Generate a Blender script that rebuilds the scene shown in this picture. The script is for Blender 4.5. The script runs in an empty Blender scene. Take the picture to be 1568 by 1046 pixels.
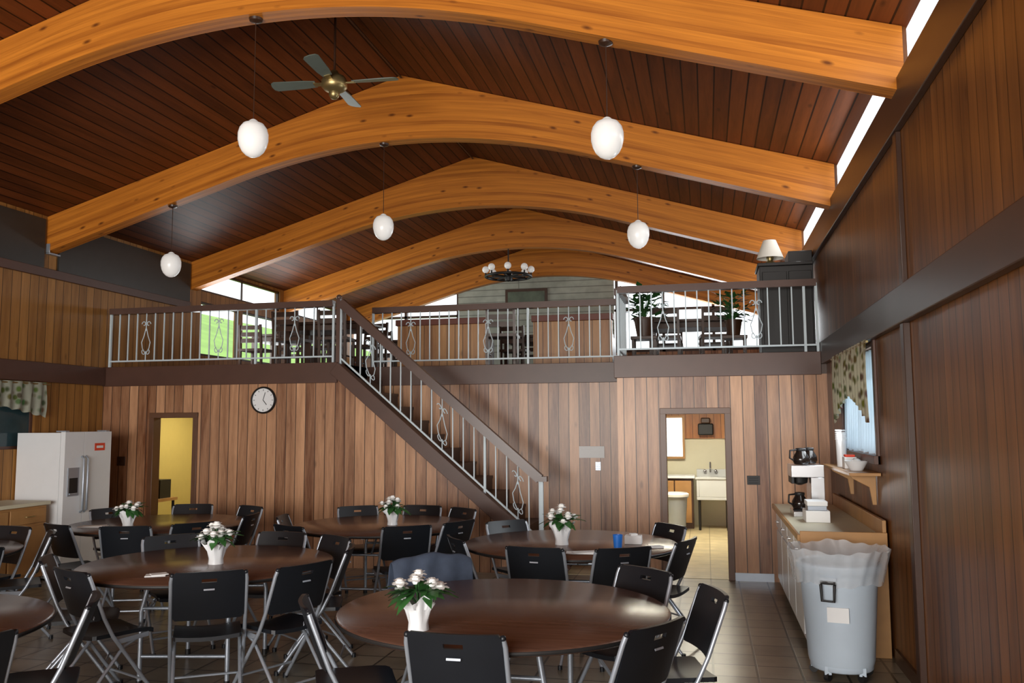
import bpy, math, random
from mathutils import Vector, Matrix
random.seed(7)
sc=bpy.context.scene
COL=sc.collection
# ------------------------------------------------------------ mesh builder
class MB:
    def __init__(s): s.v=[];s.f=[];s.m=[];s.sm=[];s.T=Matrix.Identity(4)
    def add(s,vs,fs,mat=0,smooth=False):
        b=len(s.v)
        s.v+=[tuple(s.T@Vector(v)) for v in vs]
        for f in fs: s.f.append([b+i for i in f]); s.m.append(mat); s.sm.append(smooth)
    def box(s,x0,x1,y0,y1,z0,z1,mat=0):
        s.add([(x0,y0,z0),(x1,y0,z0),(x1,y1,z0),(x0,y1,z0),(x0,y0,z1),(x1,y0,z1),(x1,y1,z1),(x0,y1,z1)],
              [(0,3,2,1),(4,5,6,7),(0,1,5,4),(1,2,6,5),(2,3,7,6),(3,0,4,7)],mat)
    def cbox(s,c,d,mat=0,rz=0,rx=0,ry=0):
        M=Matrix.Translation(c)@Matrix.Rotation(rz,4,'Z')@Matrix.Rotation(ry,4,'Y')@Matrix.Rotation(rx,4,'X')
        vs=[M@Vector((sx*d[0]/2,sy*d[1]/2,sz*d[2]/2)) for sz in(-1,1) for sx,sy in((-1,-1),(1,-1),(1,1),(-1,1))]
        s.add(vs,[(0,3,2,1),(4,5,6,7),(0,1,5,4),(1,2,6,5),(2,3,7,6),(3,0,4,7)],mat)
    def bar(s,p0,p1,w,h,mat=0):
        p0=Vector(p0);p1=Vector(p1);d=(p1-p0).normalized()
        side=Vector((0,0,1)).cross(d)
        if side.length<1e-4: side=Vector((1,0,0))
        side.normalize(); up=d.cross(side)
        vs=[p+side*(a*w/2)+up*(b*h/2) for p in(p0,p1) for a,b in((-1,-1),(1,-1),(1,1),(-1,1))]
        s.add(vs,[(0,1,2,3),(7,6,5,4),(0,4,5,1),(1,5,6,2),(2,6,7,3),(3,7,4,0)],mat)
    def tube(s,pts,r,mat=0,n=8,closed=False):
        pts=[Vector(p) for p in pts];N=len(pts)
        rs=r if isinstance(r,(list,tuple)) else [r]*N
        vs=[];prev=None
        for i,p in enumerate(pts):
            if closed: d=(pts[(i+1)%N]-pts[i-1])
            else: d=(pts[min(i+1,N-1)]-pts[max(i-1,0)])
            d.normalize()
            if prev is None:
                a=Vector((0,0,1)) if abs(d.z)<.9 else Vector((1,0,0))
                prev=(a-d*a.dot(d)).normalized()
            else:
                prev=(prev-d*prev.dot(d)).normalized()
            q=d.cross(prev)
            for k in range(n):
                t=2*math.pi*k/n
                vs.append(p+(prev*math.cos(t)+q*math.sin(t))*rs[i])
        fs=[]
        for i in range(N if closed else N-1):
            j=(i+1)%N
            for k in range(n):
                l=(k+1)%n
                fs.append((i*n+k,i*n+l,j*n+l,j*n+k))
        if not closed:
            fs.append(tuple(range(n-1,-1,-1))); fs.append(tuple((N-1)*n+k for k in range(n)))
        s.add(vs,fs,mat,True)
    def lathe(s,prof,c=(0,0,0),mat=0,n=24,fn=None,caps=True):
        vs=[]
        for i,(r,z) in enumerate(prof):
            for k in range(n):
                t=2*math.pi*k/n
                rr,zz=(r,z) if fn is None else fn(r,z,t,i)
                vs.append((c[0]+rr*math.cos(t),c[1]+rr*math.sin(t),c[2]+zz))
        fs=[]
        for i in range(len(prof)-1):
            for k in range(n):
                l=(k+1)%n
                fs.append((i*n+k,i*n+l,(i+1)*n+l,(i+1)*n+k))
        if caps:
            fs.append(tuple(range(n-1,-1,-1))); fs.append(tuple((len(prof)-1)*n+k for k in range(n)))
        s.add(vs,fs,mat,True)
    def ball(s,c,r,mat=0,n=12,m=8,sz=1,noise=0):
        vs=[(c[0],c[1],c[2]-r*sz)]
        for i in range(1,m):
            p=math.pi*i/m
            for k in range(n):
                t=2*math.pi*k/n; q=r*(1+noise*random.uniform(-1,1))
                vs.append((c[0]+q*math.sin(p)*math.cos(t),c[1]+q*math.sin(p)*math.sin(t),c[2]-q*math.cos(p)*sz))
        vs.append((c[0],c[1],c[2]+r*sz)); L=len(vs)-1
        fs=[(0,1+(k+1)%n,1+k) for k in range(n)]
        for i in range(m-2):
            for k in range(n):
                l=(k+1)%n
                fs.append((1+i*n+k,1+i*n+l,1+(i+1)*n+l,1+(i+1)*n+k))
        b=1+(m-2)*n
        fs+=[(b+k,b+(k+1)%n,L) for k in range(n)]
        s.add(vs,fs,mat,noise==0)
    def prism(s,poly,axis,a,b,mat=0):
        def P(u,v,w): return (w,u,v) if axis=='X' else ((u,w,v) if axis=='Y' else (u,v,w))
        n=len(poly)
        vs=[P(u,v,a) for u,v in poly]+[P(u,v,b) for u,v in poly]
        fs=[tuple(range(n)),tuple(range(2*n-1,n-1,-1))]+[(i,n+i,n+(i+1)%n,(i+1)%n) for i in range(n)]
        s.add(vs,fs,mat)
    def thick(s,xs,zs,fn,th,mat=0,skip=()):
        nx,nz=len(xs),len(zs)
        vs=[]
        for o in (0,th):
            for j,z in enumerate(zs):
                for i,x in enumerate(xs):
                    vs.append(fn(x,z,o,i,j))
        id=lambda i,j,o:o*nx*nz+j*nx+i
        ok=lambda i,j:0<=i<nx-1 and 0<=j<nz-1 and (i,j) not in skip
        fs=[]
        for j in range(nz-1):
            for i in range(nx-1):
                if not ok(i,j): continue
                fs.append((id(i,j,0),id(i+1,j,0),id(i+1,j+1,0),id(i,j+1,0)))
                fs.append((id(i,j+1,1),id(i+1,j+1,1),id(i+1,j,1),id(i,j,1)))
                if not ok(i-1,j): fs.append((id(i,j,0),id(i,j+1,0),id(i,j+1,1),id(i,j,1)))
                if not ok(i+1,j): fs.append((id(i+1,j,0),id(i+1,j,1),id(i+1,j+1,1),id(i+1,j+1,0)))
                if not ok(i,j-1): fs.append((id(i,j,0),id(i,j,1),id(i+1,j,1),id(i+1,j,0)))
                if not ok(i,j+1): fs.append((id(i,j+1,0),id(i+1,j+1,0),id(i+1,j+1,1),id(i,j+1,1)))
        s.add(vs,fs,mat,True)
    def mesh(s,name,mats):
        me=bpy.data.meshes.new(name); me.from_pydata(s.v,[],s.f)
        for m in mats: me.materials.append(m)
        for i,p in enumerate(me.polygons): p.material_index=s.m[i]; p.use_smooth=s.sm[i]
        me.update()
        import bmesh
        bm=bmesh.new(); bm.from_mesh(me); bmesh.ops.recalc_face_normals(bm,faces=bm.faces); bm.to_mesh(me); bm.free()
        try: me.set_sharp_from_angle(angle=math.radians(50))
        except Exception: pass
        return me
    def obj(s,name,mats,bevel=0,parent=None):
        o=bpy.data.objects.new(name,s.mesh(name,mats)); COL.objects.link(o)
        if bevel:
            b=o.modifiers.new('bevel','BEVEL'); b.width=bevel; b.segments=2; b.limit_method='ANGLE'; b.angle_limit=math.radians(50)
        if parent: o.parent=parent
        return o
def inst(me,name,loc,rz=0,scale=1):
    o=bpy.data.objects.new(name,me); COL.objects.link(o); o.location=loc; o.rotation_euler=(0,0,rz); o.scale=(scale,)*3
    return o
# ------------------------------------------------------------ materials
def base(name):
    m=bpy.data.materials.new(name); m.use_nodes=True; nt=m.node_tree
    return m,nt,nt.nodes['Principled BSDF']
def N(nt,t,**k):
    n=nt.nodes.new(t)
    for a,b in k.items(): setattr(n,a,b)
    return n
def mth(nt,op,a,b=None,c=None):
    n=N(nt,'ShaderNodeMath',operation=op)
    for i,x in enumerate((a,b,c)):
        if x is None: continue
        if isinstance(x,(int,float)): n.inputs[i].default_value=x
        else: nt.links.new(x,n.inputs[i])
    return n.outputs[0]
def mixc(nt,f,a,b,mode='MIX'):
    n=N(nt,'ShaderNodeMix',data_type='RGBA',blend_type=mode)
    for i,x in ((0,f),(6,a),(7,b)):
        if isinstance(x,(int,float)): n.inputs[i].default_value=x
        elif isinstance(x,tuple): n.inputs[i].default_value=(*x,1)
        else: nt.links.new(x,n.inputs[i])
    return n.outputs[2]
def simple(name,c,rough=.5,metal=0,var=.12,scale=8,trans=0,emit=None,es=0,alpha=1):
    m,nt,b=base(name)
    tc=N(nt,'ShaderNodeTexCoord'); no=N(nt,'ShaderNodeTexNoise'); no.inputs['Scale'].default_value=scale; no.inputs['Detail'].default_value=4
    nt.links.new(tc.outputs['Object'],no.inputs['Vector'])
    c2=tuple(min(1,x*(1+var)) for x in c); c1=tuple(x*(1-var) for x in c)
    nt.links.new(mixc(nt,no.outputs[0],c1,c2),b.inputs['Base Color'])
    b.inputs['Roughness'].default_value=rough; b.inputs['Metallic'].default_value=metal
    b.inputs['Transmission Weight'].default_value=trans; b.inputs['Alpha'].default_value=alpha
    if emit: b.inputs['Emission Color'].default_value=(*emit,1); b.inputs['Emission Strength'].default_value=es
    return m
def planks(name,ac,al,width,cd,cl,rough=.4,groove=.03,vary=.6,gs=14,knots=.5,gdark=.25,bump=.3,spec=.5):
    m,nt,b=base(name)
    tc=N(nt,'ShaderNodeTexCoord'); sp=N(nt,'ShaderNodeSeparateXYZ'); nt.links.new(tc.outputs['Object'],sp.inputs[0])
    A=sp.outputs[ac]; L=sp.outputs[al]
    q=mth(nt,'DIVIDE',A,width); fl=mth(nt,'FLOOR',q); fr=mth(nt,'FRACT',q)
    wn=N(nt,'ShaderNodeTexWhiteNoise',noise_dimensions='1D'); nt.links.new(fl,wn.inputs['W']); v=wn.outputs['Value']
    cx=N(nt,'ShaderNodeCombineXYZ')
    nt.links.new(mth(nt,'MULTIPLY',A,gs),cx.inputs[0])
    nt.links.new(mth(nt,'ADD',mth(nt,'MULTIPLY',L,gs*.07),mth(nt,'MULTIPLY',v,37)),cx.inputs[1])
    no=N(nt,'ShaderNodeTexNoise'); no.inputs['Scale'].default_value=1; no.inputs['Detail'].default_value=6; no.inputs['Distortion'].default_value=.6
    nt.links.new(cx.outputs[0],no.inputs['Vector'])
    no2=N(nt,'ShaderNodeTexNoise'); no2.inputs['Scale'].default_value=7; no2.inputs['Detail'].default_value=3
    nt.links.new(cx.outputs[0],no2.inputs['Vector'])
    g=mth(nt,'ADD',mth(nt,'MULTIPLY',mth(nt,'SUBTRACT',no.outputs[0],.5),1.3),mth(nt,'MULTIPLY',mth(nt,'SUBTRACT',no2.outputs[0],.5),.5))
    fac=mth(nt,'ADD',mth(nt,'ADD',mth(nt,'MULTIPLY',v,vary),(1-vary)*.5),g)
    cl_=N(nt,'ShaderNodeClamp'); nt.links.new(fac,cl_.inputs[0])
    col=mixc(nt,cl_.outputs[0],cd,cl)
    if knots:
        c2=N(nt,'ShaderNodeCombineXYZ'); nt.links.new(mth(nt,'MULTIPLY',A,4.5),c2.inputs[0]); nt.links.new(mth(nt,'ADD',mth(nt,'MULTIPLY',L,1.7),mth(nt,'MULTIPLY',v,11)),c2.inputs[1])
        vo=N(nt,'ShaderNodeTexVoronoi'); vo.inputs['Scale'].default_value=1; nt.links.new(c2.outputs[0],vo.inputs['Vector'])
        k=N(nt,'ShaderNodeMapRange'); k.inputs[1].default_value=.04; k.inputs[2].default_value=.11; k.inputs[3].default_value=knots; k.inputs[4].default_value=0
        nt.links.new(vo.outputs['Distance'],k.inputs[0])
        col=mixc(nt,k.outputs[0],col,tuple(x*.3 for x in cd))
    gm=mth(nt,'GREATER_THAN',mth(nt,'ABSOLUTE',mth(nt,'SUBTRACT',fr,.5)),.5-groove)
    col=mixc(nt,gm,col,tuple(x*gdark for x in cd))
    nt.links.new(col,b.inputs['Base Color'])
    b.inputs['Roughness'].default_value=rough
    b.inputs['Specular IOR Level'].default_value=spec
    bp=N(nt,'ShaderNodeBump'); bp.inputs['Strength'].default_value=bump; bp.inputs['Distance'].default_value=.01
    nt.links.new(mth(nt,'SUBTRACT',mth(nt,'MULTIPLY',no.outputs[0],.3),gm),bp.inputs['Height']); nt.links.new(bp.outputs[0],b.inputs['Normal'])
    return m
def tiles(name,size,c1,c2,grout,rough,mort=.006,row=None,off=0):
    m,nt,b=base(name)
    tc=N(nt,'ShaderNodeTexCoord'); br=N(nt,'ShaderNodeTexBrick'); br.offset=off
    br.inputs['Scale'].default_value=1; br.inputs['Brick Width'].default_value=size; br.inputs['Row Height'].default_value=row or size
    br.inputs['Mortar Size'].default_value=mort; br.inputs['Color1'].default_value=(*c1,1); br.inputs['Color2'].default_value=(*c2,1); br.inputs['Mortar'].default_value=(*grout,1)
    src=tc.outputs['Object']
    if row:
        sp=N(nt,'ShaderNodeSeparateXYZ'); nt.links.new(src,sp.inputs[0]); cb=N(nt,'ShaderNodeCombineXYZ'); nt.links.new(sp.outputs[0],cb.inputs[0]); nt.links.new(sp.outputs[2],cb.inputs[1]); src=cb.outputs[0]
    nt.links.new(src,br.inputs['Vector'])
    no=N(nt,'ShaderNodeTexNoise'); no.inputs['Scale'].default_value=5; no.inputs['Detail'].default_value=5; nt.links.new(tc.outputs['Object'],no.inputs['Vector'])
    nt.links.new(mixc(nt,1.0,br.outputs[0],mixc(nt,no.outputs[0],(.6,.6,.6),(1.3,1.3,1.3)),'MULTIPLY'),b.inputs['Base Color'])
    b.inputs['Roughness'].default_value=rough
    bp=N(nt,'ShaderNodeBump'); bp.inputs['Strength'].default_value=.3; bp.inputs['Distance'].default_value=.01
    nt.links.new(mth(nt,'SUBTRACT',mth(nt,'MULTIPLY',no.outputs[0],.4),br.outputs['Fac']),bp.inputs['Height']); nt.links.new(bp.outputs[0],b.inputs['Normal'])
    return m
def beam_mat():
    m,nt,b=base('glulam_beam_wood')
    uv=N(nt,'ShaderNodeUVMap'); sp=N(nt,'ShaderNodeSeparateXYZ'); nt.links.new(uv.outputs[0],sp.inputs[0])
    U,V=sp.outputs[0],sp.outputs[1]
    q=mth(nt,'DIVIDE',V,.04); fl=mth(nt,'FLOOR',q)
    wn=N(nt,'ShaderNodeTexWhiteNoise',noise_dimensions='1D'); nt.links.new(fl,wn.inputs['W'])
    cx=N(nt,'ShaderNodeCombineXYZ'); nt.links.new(mth(nt,'ADD',mth(nt,'MULTIPLY',U,.9),mth(nt,'MULTIPLY',wn.outputs[0],20)),cx.inputs[0]); nt.links.new(mth(nt,'MULTIPLY',V,22),cx.inputs[1])
    no=N(nt,'ShaderNodeTexNoise'); no.inputs['Scale'].default_value=1.3; no.inputs['Detail'].default_value=6; no.inputs['Distortion'].default_value=.5; nt.links.new(cx.outputs[0],no.inputs['Vector'])
    f=mth(nt,'ADD',mth(nt,'MULTIPLY',wn.outputs[0],.4),mth(nt,'MULTIPLY',mth(nt,'SUBTRACT',no.outputs[0],.18),1.05))
    cl_=N(nt,'ShaderNodeClamp'); nt.links.new(f,cl_.inputs[0])
    col=mixc(nt,cl_.outputs[0],(.24,.058,.007),(.74,.265,.032))
    c2=N(nt,'ShaderNodeCombineXYZ'); nt.links.new(mth(nt,'MULTIPLY',U,3.6),c2.inputs[0]); nt.links.new(mth(nt,'MULTIPLY',V,9),c2.inputs[1])
    vo=N(nt,'ShaderNodeTexVoronoi'); vo.inputs['Scale'].default_value=1; nt.links.new(c2.outputs[0],vo.inputs['Vector'])
    k=N(nt,'ShaderNodeMapRange'); k.inputs[1].default_value=.06; k.inputs[2].default_value=.2; k.inputs[3].default_value=.9; k.inputs[4].default_value=0
    nt.links.new(vo.outputs['Distance'],k.inputs[0])
    sel=N(nt,'ShaderNodeSeparateColor'); nt.links.new(vo.outputs['Color'],sel.inputs[0])
    col=mixc(nt,mth(nt,'MULTIPLY',k.outputs[0],mth(nt,'GREATER_THAN',sel.outputs[0],.45)),col,(.11,.026,.005))
    ln=mth(nt,'GREATER_THAN',mth(nt,'ABSOLUTE',mth(nt,'SUBTRACT',mth(nt,'FRACT',q),.5)),.47)
    col=mixc(nt,mth(nt,'MULTIPLY',ln,.3),col,(.2,.05,.008))
    nt.links.new(col,b.inputs['Base Color']); b.inputs['Roughness'].default_value=.4; b.inputs['Specular IOR Level'].default_value=.3
    return m
def fabric(name,col,pattern=False,tl=.45):
    m=bpy.data.materials.new(name); m.use_nodes=True; nt=m.node_tree; nt.nodes.clear()
    out=N(nt,'ShaderNodeOutputMaterial'); mx=N(nt,'ShaderNodeMixShader'); d=N(nt,'ShaderNodeBsdfDiffuse'); t=N(nt,'ShaderNodeBsdfTranslucent'); mx.inputs[0].default_value=tl
    tc=N(nt,'ShaderNodeTexCoord')
    if pattern:
        vo=N(nt,'ShaderNodeTexVoronoi'); vo.inputs['Scale'].default_value=11; nt.links.new(tc.outputs['Object'],vo.inputs['Vector'])
        k=N(nt,'ShaderNodeMapRange'); k.inputs[1].default_value=.25; k.inputs[2].default_value=.5; nt.links.new(vo.outputs['Distance'],k.inputs[0])
        c=mixc(nt,k.outputs[0],mixc(nt,.5,(.16,.20,.08),mixc(nt,1.0,vo.outputs['Color'],(.35,.25,.15),'MULTIPLY')),col)
    else:
        no=N(nt,'ShaderNodeTexNoise'); no.inputs['Scale'].default_value=6; nt.links.new(tc.outputs['Object'],no.inputs['Vector'])
        c=mixc(nt,no.outputs[0],tuple(x*.9 for x in col),col)
    nt.links.new(c,d.inputs[0]); nt.links.new(c,t.inputs[0]); nt.links.new(d.outputs[0],mx.inputs[1]); nt.links.new(t.outputs[0],mx.inputs[2]); nt.links.new(mx.outputs[0],out.inputs[0])
    return m
M={}
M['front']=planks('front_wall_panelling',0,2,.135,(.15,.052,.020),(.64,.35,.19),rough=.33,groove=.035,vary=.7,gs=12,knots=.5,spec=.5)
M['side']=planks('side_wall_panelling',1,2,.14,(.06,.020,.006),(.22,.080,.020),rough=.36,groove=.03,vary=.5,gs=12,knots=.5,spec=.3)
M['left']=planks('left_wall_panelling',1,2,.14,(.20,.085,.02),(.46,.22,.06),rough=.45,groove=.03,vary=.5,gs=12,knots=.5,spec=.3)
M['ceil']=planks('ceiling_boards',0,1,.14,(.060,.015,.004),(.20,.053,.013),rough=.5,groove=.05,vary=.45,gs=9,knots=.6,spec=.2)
M['booth']=planks('booth_panelling',0,2,.12,(.34,.14,.05),(.62,.33,.13),rough=.4,groove=.04,vary=.5)
M['kpanel']=planks('kitchen_panelling',0,2,.12,(.32,.10,.018),(.55,.22,.05),rough=.4,groove=.03,vary=.5)
M['siding']=tiles('painted_siding',4.0,(.40,.43,.37),(.44,.46,.40),(.22,.23,.2),.7,.01,.14)
M['beam']=beam_mat()
M['trim']=simple('dark_brown_trim',(.045,.019,.010),.35,var=.25,scale=5)
M['trimr']=simple('fascia_brown_trim',(.085,.037,.024),.38,var=.2,scale=5)
M['handrail']=simple('handrail_wood',(.105,.060,.048),.28,var=.2,scale=5)
M['floor']=tiles('slate_floor_tiles',.305,(.20,.168,.12),(.30,.25,.18),(.05,.043,.033),.3,.009)
M['kfloor']=tiles('cream_floor_tiles',.305,(.6,.48,.27),(.68,.56,.33),(.35,.28,.16),.3)
M['white']=simple('white_enamel',(.8,.82,.84),.3,var=.03)
M['sink']=simple('white_sink_plastic',(.55,.56,.55),.35,var=.04)
M['cream']=simple('cream_paint',(.66,.62,.46),.5,var=.04)
M['yellow']=simple('yellow_paint',(.62,.48,.16),.6,var=.06)
M['black']=simple('black_plastic',(.007,.009,.013),.4,var=.2)
M['blackm']=simple('black_matt',(.012,.011,.011),.5,var=.2)
M['steel']=simple('grey_painted_steel',(.38,.42,.48),.32,metal=.5,var=.06)
M['chrome']=simple('brushed_steel',(.55,.55,.56),.25,metal=.9,var=.05)
M['rail']=simple('pale_painted_iron',(.60,.70,.75),.4,var=.06)
M['glass']=simple('opal_glass',(.88,.88,.87),.25,var=.01,emit=(1,.97,.92),es=.2)  # globes are switched off; faint glow stands in for daylight on them
M['brass']=simple('aged_brass',(.35,.27,.12),.35,metal=.8)
M['fanb']=simple('fan_blade_greygreen',(.12,.15,.13),.4)
M['leaf']=simple('leaf_green',(.035,.13,.03),.5,var=.5,scale=30)
M['petal']=simple('white_petals',(.9,.9,.88),.6,var=.03)
M['bin']=simple('grey_bin_plastic',(.52,.61,.70),.45,var=.04)
M['bag']=simple('clear_bin_liner',(.76,.80,.84),.2,var=.1,alpha=.34)
M['dglass']=simple('dark_window_panel',(.028,.03,.028),.3,var=.2)
M['teal']=simple('tinted_window_pane',(.03,.06,.07),.12,var=.2)  # opaque dark bluish pane filling the left window
M['paper']=simple('paper',(.85,.86,.86),.7,var=.02)
M['wood']=simple('oak_wood',(.42,.22,.08),.4,var=.25,scale=6)
M['dwood']=simple('dark_stained_wood',(.06,.026,.013),.4,var=.3,scale=6)
M['red']=simple('red_sticker',(.75,.06,.02),.5)
M['blue']=simple('blue_plastic',(.02,.16,.6),.35)
M['jacket']=simple('blue_grey_fabric',(.045,.062,.10),.85,var=.3,scale=20)
M['shade']=simple('lamp_shade_fabric',(.85,.83,.76),.7,var=.03)
M['coffee']=simple('dark_coffee_glass',(.015,.01,.008),.08,var=.1)
M['grass']=simple('lawn_grass',(.12,.22,.03),.9,var=.5,scale=.6)
M['concrete']=simple('pale_concrete_paving',(.62,.60,.55),.9,var=.1,scale=.6)  # invented pale ground, bounces white light up at the right clerestory
M['hedge']=simple('foliage',(.08,.2,.03),.9,var=.7,scale=3)
M['art']=simple('landscape_print',(.10,.13,.09),.5,var=.8,scale=4)
M['tomato']=simple('brick_red_cap',(.16,.04,.022),.5)
M['clockf']=simple('clock_face',(.88,.9,.92),.3,var=.01)
def table_mat():
    m,nt,b=base('walnut_laminate')
    tc=N(nt,'ShaderNodeTexCoord'); mp=N(nt,'ShaderNodeMapping'); mp.inputs['Scale'].default_value=(3,30,3); nt.links.new(tc.outputs['Object'],mp.inputs[0])
    no=N(nt,'ShaderNodeTexNoise'); no.inputs['Scale'].default_value=1; no.inputs['Detail'].default_value=5; nt.links.new(mp.outputs[0],no.inputs['Vector'])
    nt.links.new(mixc(nt,no.outputs[0],(.060,.027,.018),(.16,.078,.052)),b.inputs['Base Color']); b.inputs['Roughness'].default_value=.24
    return m
M['table']=table_mat()
M['curtain']=fabric('floral_curtain_fabric',(.62,.58,.44),True,.4)
M['dcurtain']=fabric('dark_floral_curtain_fabric',(.40,.41,.33),True,.2)  # dark pattern, darkened further to put weak backlight into the colour
M['sheer']=fabric('sheer_white_curtain',(.75,.85,.92),False,.6)
# ------------------------------------------------------------ room constants
XL,XR,XC=-7.97,1.33,-3.32
YB,YR,YF,YN=10.2,11.2,18.7,-3.5
HALF=4.65; SL=.297
def topz(x): return 5.76-SL*abs(x-XC)
def wall(name,axis,a,b,u0,u1,z0,z1,holes,mat,extra=None):
    us=sorted({u0,u1,*[h[0] for h in holes],*[h[1] for h in holes]}); zs=sorted({z0,z1,*[h[2] for h in holes],*[h[3] for h in holes]})
    mb=MB()
    for i in range(len(us)-1):
        run=None
        for j in range(len(zs)-1):
            cu=(us[i]+us[i+1])/2; cz=(zs[j]+zs[j+1])/2
            hole=any(h[0]<cu<h[1] and h[2]<cz<h[3] for h in holes)
            if hole:
                if run is not None:
                    mb.box(*((a,b,us[i],us[i+1]) if axis=='x' else (us[i],us[i+1],a,b)),run,zs[j]); run=None
            elif run is None: run=zs[j]
        if run is not None: mb.box(*((a,b,us[i],us[i+1]) if axis=='x' else (us[i],us[i+1],a,b)),run,z1)
    if extra: extra(mb)
    return mb.obj(name,[mat])
f=MB(); f.box(XL-.15,XR+.15,YN,YB+.12,-.1,0); f.box(XL-.15,XR+.15,YB+.12,15.6,-.1,-.001); f.obj('floor',[M['floor']])
f=MB(); f.box(-2.5,XR,YB+.06,15.5,-.001,.004); f.obj('floor_kitchen',[M['kfloor']])
beamsY=[-.3,2.75,5.92,9.05,12.15,15.25,18.35]
def posts(mb):
    ys=[YN]+[y+.085 for y in beamsY]+[YF]
    for y in ys: mb.box(XR,XR+.03,y-.07,y+.07,4.02,4.38)
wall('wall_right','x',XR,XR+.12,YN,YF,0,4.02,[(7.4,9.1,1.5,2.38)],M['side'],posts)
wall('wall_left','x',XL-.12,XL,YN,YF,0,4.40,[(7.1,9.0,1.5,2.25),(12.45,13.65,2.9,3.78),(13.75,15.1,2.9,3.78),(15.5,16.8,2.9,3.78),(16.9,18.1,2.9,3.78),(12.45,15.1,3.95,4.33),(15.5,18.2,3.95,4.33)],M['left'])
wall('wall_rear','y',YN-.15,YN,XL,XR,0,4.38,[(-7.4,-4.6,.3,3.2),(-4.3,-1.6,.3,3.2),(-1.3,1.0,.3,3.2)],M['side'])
g=MB(); g.prism([(XL,4.38),(XR,4.38),(XC,5.76)],'Y',YN-.15,YN); g.obj('wall_rear_gable',[M['side']])
c=MB()
for s in(-1,1):
    xe=XC+s*(HALF+(.14 if s<0 else .035))
    c.prism([(XC,5.76),(xe,topz(xe)),(xe,topz(xe)+.2),(XC,5.96)],'Y',YN-.2,YF+.2)
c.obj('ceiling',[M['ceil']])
def botz(x):
    d=abs(x-XC); k=3.93+SL*HALF
    if d>2.1: return k-SL*d
    return k-SL*2.1+SL*2.1/2*(1-(d/2.1)**2)
def make_beam():
    n=72; w=.17; vs=[];fs=[];uvs=[]
    xs=[XL+(XR-XL)*i/n for i in range(n+1)]
    rows=[]
    for x in xs:
        b,t=botz(x),topz(x)-.005
        rows.append((x,b,t)); vs+=[(x,0,b),(x,0,t),(x,w,t),(x,w,b)]
    L=0; Ls=[0]
    for i in range(n): L+=math.hypot(rows[i+1][0]-rows[i][0],rows[i+1][1]-rows[i][1]); Ls.append(L)
    for i in range(n):
        a=i*4;bb=a+4
        h0=rows[i][2]-rows[i][1];h1=rows[i+1][2]-rows[i+1][1];u0,u1=Ls[i],Ls[i+1]
        fs.append((a,bb,bb+1,a+1)); uvs.append([(u0,0),(u1,0),(u1,h1),(u0,h0)])
        fs.append((a+1,bb+1,bb+2,a+2)); uvs.append([(u0,0),(u1,0),(u1,w),(u0,w)])
        fs.append((a+2,bb+2,bb+3,a+3)); uvs.append([(u0,h0),(u1,h1),(u1,0),(u0,0)])
        fs.append((a+3,bb+3,bb,a)); uvs.append([(u0,.6+w),(u1,.6+w),(u1,.6),(u0,.6)])
    e=n*4
    fs+=[(0,1,2,3),(e+3,e+2,e+1,e)]; uvs+=[[(0,0),(0,.4),(.1,.4),(.1,0)]]*2
    me=bpy.data.meshes.new('arched_beam'); me.from_pydata(vs,[],fs); me.materials.append(M['beam'])
    ul=me.uv_layers.new(name='UVMap')
    for p,u in zip(me.polygons,uvs):
        for k,l in enumerate(p.loop_indices): ul.data[l].uv=u[k]
    return me
bme=make_beam()
for i,y in enumerate(beamsY): inst(bme,'arched_beam',(0,y,0))
for y in beamsY[2:4]:
    b=MB(); z=botz(XL)
    b.box(XL+.001,XL+.06,y-.012,y-.001,z-.02,z+.10); b.box(XL+.001,XL+.06,y-.012,y+.182,z-.03,z-.01); b.obj('beam_bracket',[M['steel']],.002)
t=MB(); t.box(XR-.05,XR,YN,YF,3.72,4.03); t.obj('trim_right_top',[M['trim']],.006)
t=MB(); t.box(XR-.06,XR,YN,YF,2.42,2.67); t.obj('trim_right_mid',[M['trim']],.006)
t=MB()
for y in(-.1,3.0,6.1): t.box(XR-.045,XR,y,y+.1,0,2.42); t.box(XR-.035,XR,y,y+.1,2.67,3.72)
t.obj('trim_right_battens',[M['trim']],.004)
t=MB(); t.box(XR-.02,XR,YN,7.0,0,.1); t.obj('baseboard_right',[M['trim']])
t=MB(); t.box(XL,XL+.05,YN,YB-.035,2.31,2.55); t.box(XL,XL+.04,YN,12.1,3.61,3.72); t.obj('trim_left',[M['trimr']],.005)
t=MB()
for y0,y1 in((YN,2.7),(3.0,5.87),(6.14,9.0),(9.25,12.1)): t.box(XL,XL+.025,y0,y1,3.72,4.33)
t.obj('trim_left_dark_panels',[M['dglass']])
t=MB(); t.box(XL,XL+.02,YN,6.8,0,.1); t.obj('baseboard_left',[M['trim']])
def wframe(name,x,y0,y1,z0,z1,mull=0,mat='trim',d=.05,pane=None):
    w=MB(); k=.035
    for a in(0,1):
        w.box(x-d/2,x+d/2,y0,y1,(z0,z1-k)[a],(z0+k,z1)[a]); w.box(x-d/2,x+d/2,(y0,y1-k)[a],(y0+k,y1)[a],z0,z1)
    for i in range(mull):
        yy=y0+(y1-y0)*(i+1)/(mull+1); w.box(x-d/4,x+d/4,yy-.015,yy+.015,z0,z1)
    if pane: w.box(x-.006,x+.006,y0+k,y1-k,z0+k,z1-k,1)
    return w.obj(name,[M[mat]]+([M[pane]] if pane else []))
wframe('window_1',XR+.07,7.4,9.1,1.5,2.38,1,'trimr')
t=MB(); t.box(XR-.02,XR,7.32,7.4,1.43,2.42); t.box(XR-.02,XR,9.1,9.17,1.43,2.42); t.box(XR-.05,XR,7.32,9.17,1.43,1.5); t.obj('trim_window_right',[M['trimr']],.003)
wframe('window_2',XL-.06,7.1,9.0,1.5,2.25,1,'trimr',pane='teal')
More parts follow.
